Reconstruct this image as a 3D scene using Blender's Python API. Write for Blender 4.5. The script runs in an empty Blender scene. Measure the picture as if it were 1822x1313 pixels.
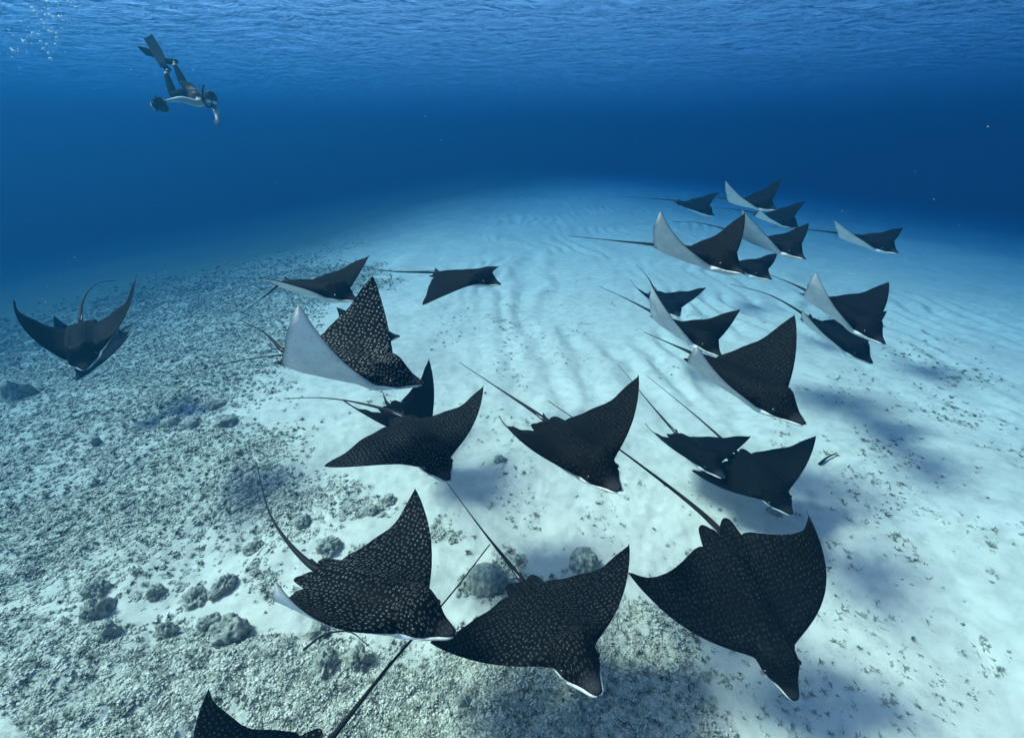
import bpy, bmesh, math, random
import numpy as np
from mathutils import Vector, Matrix, Euler

random.seed(7)
RNG = np.random.default_rng(11)
SC = bpy.context.scene
COL = SC.collection
R = math.radians

# ------------------------------------------------------------------ camera
cam_data = bpy.data.cameras.new('camera')
cam_data.sensor_width = 36.0
cam_data.lens = 36.0 * 764.0 / 1822.0
cam_data.clip_start = 0.05
cam_data.clip_end = 1000.0
camera = bpy.data.objects.new('camera', cam_data)
camera.location = (0, 0, 4.0)
camera.rotation_euler = (R(90 - 27.1), 0, 0)
COL.objects.link(camera)
SC.camera = camera

# ------------------------------------------------------------------ light
SUN_EL, SUN_AZ = R(52), R(-78)          # azimuth clockwise from +Y: the sun stands to the left
world = bpy.data.worlds.new('World')
SC.world = world
world.use_nodes = True
wn = world.node_tree
bg = wn.nodes['Background']
sky = wn.nodes.new('ShaderNodeTexSky')
sky.sky_type = 'NISHITA'
sky.sun_disc = False
sky.air_density = 0.6
sky.dust_density = 3.0
sky.ozone_density = 0.6
sky.sun_elevation = SUN_EL
sky.sun_rotation = SUN_AZ
wn.links.new(sky.outputs[0], bg.inputs['Color'])
bg.inputs['Strength'].default_value = 0.15
sun_data = bpy.data.lights.new('sun', 'SUN')
sun_data.energy = 5.0
sun_data.angle = R(12)                  # the rippled surface spreads the sun
sun_data.color = (1.0, 0.83, 0.57)
sun = bpy.data.objects.new('sun', sun_data)
sd = Vector((math.sin(SUN_AZ) * math.cos(SUN_EL), math.cos(SUN_AZ) * math.cos(SUN_EL), math.sin(SUN_EL)))
sun.rotation_euler = sd.to_track_quat('Z', 'Y').to_euler()
sun.location = (-10, 4, 20)
COL.objects.link(sun)

SC.view_settings.view_transform = 'Standard'
SC.view_settings.look = 'None'
SC.view_settings.gamma = 1.0
SC.view_settings.use_curve_mapping = False
SC.view_settings.exposure = 1.5
SC.cycles.max_bounces = 6
SC.cycles.diffuse_bounces = 3
SC.cycles.glossy_bounces = 3
SC.cycles.transmission_bounces = 3
SC.cycles.transparent_max_bounces = 8
SC.cycles.volume_bounces = 2
SC.cycles.caustics_reflective = False
SC.cycles.caustics_refractive = False
SC.cycles.sample_clamp_indirect = 4.0
SC.cycles.use_denoising = True


# ------------------------------------------------------------------ helpers
def tag(o, label=None, cat=None, group=None, kind=None):
    if label: o['label'] = label
    if cat: o['category'] = cat
    if group: o['group'] = group
    if kind: o['kind'] = kind
    return o


def empty(name, loc=(0, 0, 0), rot=(0, 0, 0)):
    o = bpy.data.objects.new(name, None)
    o.empty_display_size = 0.1
    o.location = loc
    o.rotation_euler = rot
    COL.objects.link(o)
    return o


def mesh_obj(name, verts, faces, mat=None, parent=None, smooth=True, link=True):
    me = bpy.data.meshes.new(name)
    me.from_pydata([tuple(v) for v in verts], [], [tuple(f) for f in faces])
    me.update()
    if smooth:
        me.polygons.foreach_set('use_smooth', [True] * len(me.polygons))
    if mat: me.materials.append(mat)
    o = bpy.data.objects.new(name, me)
    if link: COL.objects.link(o)
    if parent: o.parent = parent
    return o


def bm_obj(name, bm, mat=None, parent=None, smooth=True, link=True):
    me = bpy.data.meshes.new(name)
    bm.normal_update()
    bm.to_mesh(me)
    bm.free()
    if smooth:
        me.polygons.foreach_set('use_smooth', [True] * len(me.polygons))
    if mat: me.materials.append(mat)
    o = bpy.data.objects.new(name, me)
    if link: COL.objects.link(o)
    if parent: o.parent = parent
    return o


def attr(o, name, typ, data):
    a = o.data.attributes.new(name, typ, 'POINT')
    a.data.foreach_set('vector' if typ == 'FLOAT_VECTOR' else 'value', np.ascontiguousarray(data, dtype=np.float32 if typ != 'INT' else np.int32).ravel())


class NT:
    """small node-tree writer"""
    def __init__(self, name):
        self.m = bpy.data.materials.new(name)
        self.m.use_nodes = True
        self.t = self.m.node_tree
        self.t.nodes.clear()
        self.out = self.t.nodes.new('ShaderNodeOutputMaterial')

    def n(self, typ, _in=None, **kw):
        nd = self.t.nodes.new('ShaderNode' + typ)
        for k, v in kw.items(): setattr(nd, k, v)
        for k, v in (_in or {}).items(): self.set(nd.inputs[k], v)
        return nd

    def set(self, sock, v):
        if isinstance(v, bpy.types.NodeSocket): self.t.links.new(v, sock)
        elif isinstance(v, bpy.types.Node): self.t.links.new(v.outputs[0], sock)
        else:
            if sock.type == 'RGBA' and not hasattr(v, '__len__'): v = (v, v, v, 1)
            elif sock.type == 'RGBA' and len(v) == 3: v = (*v, 1)
            sock.default_value = v

    def math(self, op, a, b=0.0, c=0.0, clamp=False):
        nd = self.n('Math', {0: a, 1: b, 2: c}, operation=op, use_clamp=clamp)
        return nd.outputs[0]

    def ramp(self, fac, stops, interp='LINEAR'):
        nd = self.n('ValToRGB', {0: fac})
        cr = nd.color_ramp
        cr.interpolation = interp
        while len(cr.elements) < len(stops): cr.elements.new(0.5)
        for e, (p, c) in zip(cr.elements, stops):
            e.position = p
            e.color = (c, c, c, 1) if not hasattr(c, '__len__') else (*c, 1)
        return nd.outputs[0]

    def mix(self, fac, a, b, blend='MIX'):
        nd = self.n('Mix', data_type='RGBA', blend_type=blend)
        for i, v in ((0, fac), (6, a), (7, b)): self.set(nd.inputs[i], v)
        return nd.outputs[2]

    def noise(self, scale, detail=3.0, vec=None, rough=0.55, dist=0.0):
        nd = self.n('TexNoise', {'Scale': scale, 'Detail': detail, 'Roughness': rough, 'Distortion': dist})
        if vec is not None: self.set(nd.inputs['Vector'], vec)
        return nd.outputs['Fac']

    def attrib(self, name):
        return self.n('Attribute', attribute_name=name)

    def surface(self, color, rough=0.8, spec=0.2, normal=None):
        p = self.n('BsdfPrincipled', {'Base Color': color, 'Roughness': rough, 'Specular IOR Level': spec})
        if normal is not None: self.set(p.inputs['Normal'], normal)
        self.t.links.new(p.outputs[0], self.out.inputs['Surface'])
        return self.m


def plain(name, color, rough=0.6, spec=0.3, var=0.25, scale=30.0):
    t = NT(name)
    co = t.n('TexCoord').outputs['Object']
    f = t.noise(scale, 4, co)
    return t.surface(t.mix(t.ramp(f, [(0.3, 0.0), (0.7, 1.0)]), tuple(c * (1 - var) for c in color), tuple(min(1, c * (1 + var)) for c in color)), rough, spec)


def vnoise(x, y, seed=0):
    """smooth lattice noise in 0..1 for arrays"""
    xi = np.floor(x).astype(np.int64); yi = np.floor(y).astype(np.int64)
    fx = x - xi; fy = y - yi
    fx = fx * fx * fx * (fx * (6 * fx - 15) + 10); fy = fy * fy * fy * (fy * (6 * fy - 15) + 10)

    def h(a, b):
        k = (a * 374761393 + b * 668265263 + seed * 974634777) & 0xFFFFFFFF
        k = ((k ^ (k >> 13)) * 1274126177) & 0xFFFFFFFF
        k = ((k ^ (k >> 16)) * 2246822519) & 0xFFFFFFFF
        return ((k ^ (k >> 15)) & 0xFFFFFF) / float(0xFFFFFF)
    a = h(xi, yi); b = h(xi + 1, yi); c = h(xi, yi + 1); d = h(xi + 1, yi + 1)
    return (a * (1 - fx) + b * fx) * (1 - fy) + (c * (1 - fx) + d * fx) * fy


def fbm(x, y, seed=0, octv=4, gain=0.5):
    s = 0; a = 1; t = 0
    for k in range(octv):
        s = s + a * vnoise(x * 2 ** k + 17.3 * k, y * 2 ** k - 9.1 * k, seed + k); t += a; a *= gain
    return s / t


def sstep(a, b, x):
    t = np.clip((x - a) / (b - a), 0, 1)
    return t * t * (3 - 2 * t)


def poly_sdf(px, py, poly):
    """signed distance (m) to a polygon, negative inside"""
    d = np.full(px.shape, 1e9); ins = np.zeros(px.shape, bool)
    n = len(poly)
    for i in range(n):
        ax, ay = poly[i]; bx, by = poly[(i + 1) % n]
        ex, ey = bx - ax, by - ay
        L = ex * ex + ey * ey + 1e-9
        t = np.clip(((px - ax) * ex + (py - ay) * ey) / L, 0, 1)
        d = np.minimum(d, np.hypot(px - ax - t * ex, py - ay - t * ey))
        c = ((ay > py) != (by > py)) & (px < ex * (py - ay) / (ey if abs(ey) > 1e-9 else 1e-9) + ax)
        ins ^= c
    return np.where(ins, -d, d)


def ico(sub=1):
    bm = bmesh.new()
    bmesh.ops.create_icosphere(bm, subdivisions=sub, radius=1.0)
    v = np.array([p.co[:] for p in bm.verts]); f = [[q.index for q in p.verts] for p in bm.faces]
    bm.free()
    return v, f


def tube(path, radii, sides=8, flat=None):
    """rings along a path -> verts, faces (closed ends)"""
    path = [Vector(p) for p in path]
    V, Fc = [], []
    up = Vector((0, 0, 1))
    n = len(path)
    prev = None
    for i, p in enumerate(path):
        d = (path[min(i + 1, n - 1)] - path[max(i - 1, 0)]).normalized()
        ref = prev if prev is not None else (up if abs(d.z) < 0.9 else Vector((1, 0, 0)))
        s = d.cross(ref).cross(d)
        s = s.normalized() if s.length > 1e-6 else d.orthogonal().normalized()
        prev = s
        b = d.cross(s)
        for k in range(sides):
            a = 2 * math.pi * k / sides
            V.append(p + (s * math.cos(a) + b * math.sin(a)) * radii[i])
    for i in range(n - 1):
        for k in range(sides):
            k2 = (k + 1) % sides
            Fc.append((i * sides + k, i * sides + k2, (i + 1) * sides + k2, (i + 1) * sides + k))
    Fc.append(tuple(range(sides - 1, -1, -1)))
    Fc.append(tuple((n - 1) * sides + k for k in range(sides)))
    return V, Fc


def smooth_path(pts, n):
    """Catmull-Rom through pts"""
    P = [Vector(p) for p in pts]
    P = [P[0] * 2 - P[1]] + P + [P[-1] * 2 - P[-2]]
    out = []
    m = len(P) - 3
    for i in range(n):
        t = i / (n - 1) * m
        k = min(int(t), m - 1); t -= k
        a, b, c, d = P[k:k + 4]
        out.append(0.5 * ((2 * b) + (c - a) * t + (2 * a - 5 * b + 4 * c - d) * t * t + (3 * b - a - 3 * c + d) * t ** 3))
    return out


def even_path(pts, n):
    """centripetal Catmull-Rom sampled evenly by chord length (no overshoot on uneven spacing)"""
    P = [Vector(p) for p in pts]
    P = [P[0] * 2 - P[1]] + P + [P[-1] * 2 - P[-2]]
    K = [0.0]
    for a, b in zip(P, P[1:]): K.append(K[-1] + max(1e-4, math.sqrt((b - a).length)))
    cum = [0.0]
    for a, b in zip(P[1:-1], P[2:-1]): cum.append(cum[-1] + (b - a).length)
    out = []
    for i in range(n):
        d = cum[-1] * (i / (n - 1))
        k = 0
        while k < len(cum) - 2 and d > cum[k + 1]: k += 1
        u = (d - cum[k]) / max(1e-6, cum[k + 1] - cum[k])
        t0, t1, t2, t3 = K[k:k + 4]
        t = t1 + (t2 - t1) * u
        p0, p1, p2, p3 = P[k:k + 4]
        a1 = p0 * ((t1 - t) / (t1 - t0)) + p1 * ((t - t0) / (t1 - t0))
        a2 = p1 * ((t2 - t) / (t2 - t1)) + p2 * ((t - t1) / (t2 - t1))
        a3 = p2 * ((t3 - t) / (t3 - t2)) + p3 * ((t - t2) / (t3 - t2))
        b1 = a1 * ((t2 - t) / (t2 - t0)) + a2 * ((t - t0) / (t2 - t0))
        b2 = a2 * ((t3 - t) / (t3 - t1)) + a3 * ((t - t1) / (t3 - t1))
        out.append(b1 * ((t2 - t) / (t2 - t1)) + b2 * ((t - t1) / (t2 - t1)))
    return out


# ------------------------------------------------------------------ sea floor and water
AREAS = {
'A': [(-11.0, 4.4), (-22.0, 12.2), (-17.0, 13.8), (-16.0, 15.8), (-12.8, 20.1), (-6.3, 18.5), (-4.7, 15.8), (-6.3, 13.2), (-6.0, 10.4), (-5.1, 8.0), (-6.0, 6.2), (-4.3, 6.0), (-2.8, 4.7), (-2.8, 4.1), (-3.4, 3.9), (-3.8, 3.5), (-4.8, 3.3), (-5.3, 3.1), (-6.8, 3.0)],
'B': [(-7.9, 2.9), (-5.4, 2.9), (-4.5, 2.8), (-3.1, 2.7), (-2.0, 2.5), (-1.3, 2.4), (-0.3, 2.7), (0.5, 2.8), (1.4, 2.9), (1.9, 2.7), (1.8, 2.3), (1.8, 1.8), (1.4, 0.2), (-7, 0.2)],
'C': [(-3.7, 3.7), (-2.7, 4.4), (-1.2, 4.7), (-0.1, 3.7), (1.0, 3.5), (-0.8, 2.7), (-2.4, 2.7)],
'G1': [(4.9, 6.2), (6.2, 6.8), (7.4, 6.5), (6.8, 5.7), (5.7, 4.9), (4.7, 4.7), (4.5, 5.1)],
'G2': [(8.5, 7.7), (8.7, 6.3), (7.9, 5.1), (7.5, 5.0), (7.2, 5.8), (7.3, 6.9)],
'G3': [(4.7, 4.9), (6.5, 5.4), (7.7, 4.4), (4.5, 1.5), (2.6, 1.5), (3.4, 2.8)],
'G4': [(1.2, 2.9), (2.0, 2.8), (2.4, 2.3), (2.5, 1.8), (2.2, 0.8), (1.0, 0.8), (1.3, 2.3)],
'G5': [(10.9, 11.7), (11.7, 10.8), (10.4, 7.7), (9.8, 7.3), (9.2, 8.0), (9.3, 9.7)],
'G6': [(-1.2, 12.4), (1.4, 11.5), (1.4, 10.2), (-0.2, 10.1), (-1.2, 10.8)],
'G7': [(-1.8, 7.1), (-0.2, 7.1), (-0.1, 5.8), (-1.0, 5.7)],
'G8': [(1.3, 5.7), (2.1, 4.9), (1.5, 3.9), (0.5, 4.0)],
}


def area(x, y, name, soft=0.35, wob=0.5):
    d = poly_sdf(x, y, AREAS[name])
    d = d + wob * (fbm(x * 1.3, y * 1.3, 40) - 0.5) * 2
    return 1 - sstep(-soft, soft, d)


def rubble_density(x, y):
    a = area(x, y, 'A', 1.0, 0.8)
    b = area(x, y, 'B', 0.28, 0.35)
    c = area(x, y, 'C', 0.3, 0.4) * sstep(0.50, 0.64, fbm(x * 2.2, y * 2.2, 61))
    # beyond the mapped part the left side stays rubble
    far = sstep(-7, -13, x) * 0.9
    return np.clip(np.maximum(np.maximum(a, b), np.maximum(0.8 * c, far)), 0, 1)


def terrain(x, y, fine=True):
    x = np.asarray(x, float); y = np.asarray(y, float)
    r = np.hypot(x, y)
    z = -0.4 + 0.5 * (fbm(x * 0.11 + 3, y * 0.11, 5, 3) - 0.5) * sstep(2, 9, r)
    # the bottom falls away gently to both sides
    dl = np.clip(-x - 4, 0, None); dr = np.clip(x - 6, 0, None)
    z = z - 0.13 * dl * dl / (dl + 2.5) - 0.075 * dr * dr / (dr + 4)
    # the sand rises a little towards the far middle
    z = z + 0.9 * sstep(14, 60, y) * np.exp(-((x - 0.12 * y) / (10 + 0.35 * np.abs(y))) ** 2)
    rd = rubble_density(x, y)
    if fine:
        mid = fbm(x * 1.1, y * 1.1, 9, 4)
        z = z + 0.16 * (mid - 0.5) * (0.5 + 0.5 * sstep(3.0, -3.0, x))
        # long sand waves whose crests run away from the viewer
        m = sstep(-3.5, 1.0, x) * sstep(5.0, 9.0, y + 0.2 * x) * (1 - rd)
        ph = x * 1.35 + 0.10 * y + 4.2 * fbm(x * 0.26, y * 0.20, 21, 4)
        w = np.abs(np.sin(math.pi * ph)) ** 1.6
        z = z + 0.085 * m * (w - 0.5) * (0.12 + 1.25 * sstep(0.38, 0.68, fbm(x * 0.33, y * 0.24, 33, 3)))
        # burrow mounds and dimples of the near sand
        n1 = fbm(x * 4.2, y * 4.2, 12, 3)
        n2 = vnoise(x * 11, y * 11, 14)
        near = sstep(16, 6, r)
        z = z + near * (0.085 * (n1 - 0.5) + 0.016 * (n2 - 0.5)) * (0.55 + 0.9 * rd)
        # rubble bed
        z = z + rd * (0.05 * (fbm(x * 7, y * 7, 18, 3) - 0.45) + 0.05 * sstep(0.45, 0.75, fbm(x * 0.9, y * 0.9, 19, 3)))
        z = z + 0.10 * area(x, y, 'B', 0.25, 0.2)
    return z


def polar_grid(rmin, rmax, nr, front, nfront, nback):
    """angles dense in front (towards +Y), coarse behind"""
    a = np.concatenate([np.linspace(90 - front, 90 + front, nfront), np.linspace(90 + front, 450 - front, nback + 2)[1:-1]])
    a = np.radians(a)
    r = np.concatenate([[0.0], np.geomspace(rmin, rmax, nr)])
    A, RR = np.meshgrid(a, r)
    X = RR * np.cos(A); Y = RR * np.sin(A)
    na = len(a)
    i = np.arange(len(r) - 1)[:, None] * na; j = np.arange(na)[None]; j2 = (j + 1) % na
    Fq = np.stack([i + j, i + na + j, i + na + j2, i + j2], -1).reshape(-1, 4)
    return X.ravel(), Y.ravel(), Fq


def grid_obj(name, X, Y, Z, Fq, mat, flip=False):
    me = bpy.data.meshes.new(name)
    V = np.stack([X, Y, Z], -1).astype(np.float32)
    me.vertices.add(len(V)); me.vertices.foreach_set('co', V.ravel())
    if flip: Fq = Fq[:, ::-1]
    me.loops.add(Fq.size); me.loops.foreach_set('vertex_index', np.ascontiguousarray(Fq).ravel().astype(np.int32))
    me.polygons.add(len(Fq))
    me.polygons.foreach_set('loop_start', np.arange(0, Fq.size, 4, dtype=np.int32))
    me.update(calc_edges=True)
    me.validate()
    me.polygons.foreach_set('use_smooth', np.ones(len(me.polygons), bool))
    me.materials.append(mat)
    o = bpy.data.objects.new(name, me)
    COL.objects.link(o)
    return o


# sand
t = NT('sand')
geo = t.n('NewGeometry').outputs['Position']
n_big = t.noise(0.7, 4, geo)
n_mid = t.noise(5.0, 5, geo)
n_fine = t.noise(38.0, 4, geo, 0.7)
grain = t.noise(160.0, 2, geo, 0.8)
sand_c = t.mix(t.ramp(n_big, [(0.35, 0.0), (0.68, 1.0)]), (0.62, 0.57, 0.49), (0.74, 0.68, 0.59))
sand_c = t.mix(t.ramp(n_mid, [(0.38, 0.55), (0.55, 0.0)]), sand_c, (0.46, 0.44, 0.38))
algae = t.mix(t.ramp(n_fine, [(0.36, 0.0), (0.62, 1.0)]), (0.20, 0.21, 0.17), (0.52, 0.50, 0.43))
rub = t.attrib('rubble').outputs['Fac']
fac = t.math('MULTIPLY', rub, t.ramp(t.noise(9.0, 4, geo, 0.65), [(0.36, 1.0), (0.66, 0.15)]), clamp=True)
sand_c = t.mix(fac, sand_c, algae)
sand_c = t.mix(0.22, sand_c, t.ramp(grain, [(0.3, (0.2, 0.2, 0.18)), (0.7, (0.72, 0.7, 0.64))]))
reef = t.n('SeparateXYZ', {0: geo}).outputs
reef_fade = t.math('MULTIPLY_ADD', reef[0], -0.075, t.math('MULTIPLY_ADD', reef[1], 0.035, -1.0), clamp=True)
sand_c = t.mix(reef_fade, sand_c, t.mix(n_mid, (0.10, 0.115, 0.10), (0.24, 0.25, 0.21)))  # dark reef cover, graded leftward and away to paint in the distance fade too
hgt = t.math('ADD', t.math('MULTIPLY', n_fine, 0.6), t.math('MULTIPLY', grain, 0.25))
bmp = t.n('Bump', {'Strength': 0.55, 'Distance': 0.02, 'Height': hgt})
M_SAND = t.surface(sand_c, 0.95, 0.05, bmp.outputs[0])

X, Y, Fq = polar_grid(0.8, 140.0, 560, 76, 720, 60)
floor = grid_obj('seafloor', X, Y, terrain(X, Y), Fq, M_SAND, flip=True)
attr(floor, 'rubble', 'FLOAT', rubble_density(X, Y))
tag(floor, 'pale rippled sand floor with rubble and dark algae to the left', kind='structure')

# water surface seen from below
t = NT('water_surface')
geo = t.n('NewGeometry').outputs['Position']
mp = t.n('Mapping', {'Vector': geo, 'Rotation': (0, 0, R(12)), 'Scale': (0.55, 1.0, 1.0)}).outputs[0]
h = t.math('ADD', t.math('MULTIPLY', t.noise(1.6, 5, mp, 0.6, 0.6), 1.0), t.math('MULTIPLY', t.noise(6.0, 4, mp, 0.6, 0.4), 0.22))
bmp = t.n('Bump', {'Strength': 1.0, 'Distance': 0.30, 'Height': h}).outputs[0]
gl = t.n('BsdfGlossy', {'Color': (0.95, 0.97, 1.0), 'Roughness': 0.04, 'Normal': bmp})
tr = t.n('BsdfTransparent', {'Color': (0.97, 0.98, 0.98)})
lw = t.n('LayerWeight', {'Blend': 0.5, 'Normal': bmp}).outputs['Facing']
mx = t.n('MixShader', {0: t.ramp(lw, [(0.47, 0.03), (0.80, 1.0)]), 1: tr, 2: gl})
t.t.links.new(mx.outputs[0], t.out.inputs['Surface'])
M_WATER = t.m
X, Y, Fq = polar_grid(1.5, 140.0, 300, 76, 480, 60)
rr = np.hypot(X, Y)
Z = 8.2 + 0.34 * (fbm(X * 0.35 + 0.2 * Y, Y * 0.55, 71, 4) - 0.5) + 0.15 * (fbm(X * 1.3, Y * 2.0, 75, 3) - 0.5) * sstep(60, 20, rr)
water = grid_obj('water_surface', X, Y, Z, Fq, M_WATER)
tag(water, 'rippled underside of the sea surface overhead', kind='structure')

# the sea water itself
t = NT('sea_haze')
D = 0.096
pv = t.n('VolumePrincipled', {'Color': (0.0043, 0.038, 0.076), 'Density': D, 'Anisotropy': 0.4, 'Absorption Color': (0.003, 0.19, 0.44)})
t.t.links.new(pv.outputs[0], t.out.inputs['Volume'])
bm = bmesh.new()
bmesh.ops.create_cube(bm, size=1.0)
for v in bm.verts:
    v.co = Vector((v.co.x * 296, v.co.y * 296, (v.co.z + 0.5) * 38.8 - 30.0))
haze = bm_obj('haze', bm, t.m, smooth=False)
tag(haze, 'clear blue sea water that fades far things', kind='stuff')

# ------------------------------------------------------------------ eagle rays
def skin_material():
    t = NT('ray_skin')
    rest = t.attrib('rest').outputs['Vector']
    belly = t.attrib('belly').outputs['Fac']
    headm = t.attrib('head').outputs['Fac']
    oi = t.n('ObjectInfo')
    sep = t.n('SeparateColor', {0: oi.outputs['Color']})
    ringv, sizev = sep.outputs[0], sep.outputs[1]
    sh = t.n('VectorMath', {0: rest, 1: oi.outputs['Random']}, operation='ADD').outputs[0]
    wob = t.n('TexNoise', {'Vector': sh, 'Scale': 9.0, 'Detail': 2.0}).outputs['Color']
    wv = t.n('VectorMath', {0: wob, 1: (0.5, 0.5, 0.5)}, operation='SUBTRACT').outputs[0]
    wv = t.n('VectorMath', {0: wv}, operation='SCALE'); wv.inputs['Scale'].default_value = 0.014
    co = t.n('VectorMath', {0: sh, 1: wv.outputs[0]}, operation='ADD').outputs[0]

    def rings(scale):
        v = t.n('TexVoronoi', {'Vector': co, 'Scale': scale, 'Randomness': 0.55}, voronoi_dimensions='2D')
        d = v.outputs['Distance']
        rnd = t.n('SeparateColor', {0: v.outputs['Color']})
        # ring radius differs from spot to spot; small ones are plain dots
        rad = t.math('MULTIPLY_ADD', rnd.outputs[0], 0.11, 0.11)
        off = t.math('ABSOLUTE', t.math('SUBTRACT', d, rad))
        ring = t.ramp(off, [(0.015, 1.0), (0.06, 0.0)])
        dot = t.ramp(d, [(0.12, 1.0), (0.24, 0.0)])
        isdot = t.math('GREATER_THAN', rnd.outputs[1], sizev)
        return t.mix(isdot, ring, dot)
    body_r = rings(26.0)
    head_r = rings(36.0)
    rg = t.mix(headm, body_r, head_r)
    patchy = t.ramp(t.noise(3.0, 3, co), [(0.3, 0.3), (0.65, 1.0)])
    rg = t.math('MULTIPLY', t.math('MULTIPLY', rg, t.math('POWER', ringv, 1.5)), patchy)
    base = t.mix(t.noise(12.0, 4, rest), (0.002, 0.0022, 0.0026), (0.006, 0.006, 0.0065))
    top = t.mix(rg, base, (0.38, 0.385, 0.38))
    beak = t.attrib('beak').outputs['Fac']
    top = t.mix(t.math('MULTIPLY', beak, 0.6), top, (0.04, 0.038, 0.042))
    bel = t.mix(t.ramp(t.noise(5.0, 5, rest), [(0.35, 0.0), (0.7, 1.0)]), (0.72, 0.72, 0.72), (0.88, 0.87, 0.85))
    bel = t.mix(t.ramp(t.noise(26.0, 4, rest), [(0.30, 0.55), (0.42, 0.0)]), bel, (0.35, 0.35, 0.37))
    bel = t.mix(t.math('MULTIPLY', t.attrib('rim').outputs['Fac'], 0.8), bel, (0.16, 0.16, 0.18))
    mask = t.ramp(belly, [(0.45, 0.0), (0.6, 1.0)])
    col = t.mix(mask, top, bel)
    bmp = t.n('Bump', {'Strength': 0.25, 'Distance': 0.01, 'Height': t.noise(60.0, 3, rest)})
    return t.surface(col, 0.6, 0.02, bmp.outputs[0])


M_SKIN = skin_material()
M_TAIL = plain('tail_skin', (0.012, 0.012, 0.014), 0.6, 0.1)
M_SPINE = plain('pale_spine', (0.42, 0.41, 0.40), 0.6, 0.1)
M_EYE = plain('eye_black', (0.006, 0.006, 0.007), 0.2, 0.5, 0.05)
M_SLIT = plain('spiracle_dark', (0.004, 0.004, 0.004), 0.8, 0.05)
M_JAW = plain('jaw_pale', (0.5, 0.49, 0.48), 0.6, 0.1)

LE_U = [0, .018, .030, .040, .050, .060, .072, .090, .112, .132, .143, .148, .151, .154, .158, .166, .178, .195, .22, .3, .4, .5, .6, .7, .8, .9, .96, 1.0]
LE_X = [.775, .772, .764, .750, .730, .704, .672, .638, .610, .585, .560, .530, .505, .480, .460, .447, .438, .428, .412, .368, .312, .250, .182, .105, .018, -.080, -.145, -.2]
TE_U = [0, .025, .05, .075, .10, .13, .15, .165, .175, .182, .2, .25, .3, .4, .5, .6, .7, .8, .9, .96, 1.0]
TE_X = [-.52, -.525, -.545, -.575, -.592, -.588, -.565, -.52, -.455, -.415, -.425, -.42, -.395, -.345, -.300, -.262, -.234, -.216, -.208, -.208, -.2]
ZT_X = [-.6, -.5, -.3, -.1, .1, .26, .34, .42, .50, .56, .60, .64, .69, .775]
ZT_Z = [.008, .03, .07, .100, .116, .122, .126, .154, .166, .150, .112, .052, .014, -.018]
ZB_X = [-.6, -.5, -.3, 0, .3, .5, .6, .70, .765]
ZB_Z = [-.004, -.012, -.04, -.06, -.066, -.07, -.066, -.056, -.036]


def wing_curve(a, b, n=60):
    us = np.linspace(0, 1, n + 1)
    th = np.where(us < .1, 0, a * np.clip((us - .1) / .12, 0, 1) + b * us)
    m = (th[1:] + th[:-1]) / 2
    return us, np.concatenate([[0], np.cumsum(np.cos(m)) / n]), np.concatenate([[0], np.cumsum(np.sin(m)) / n]), th


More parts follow.
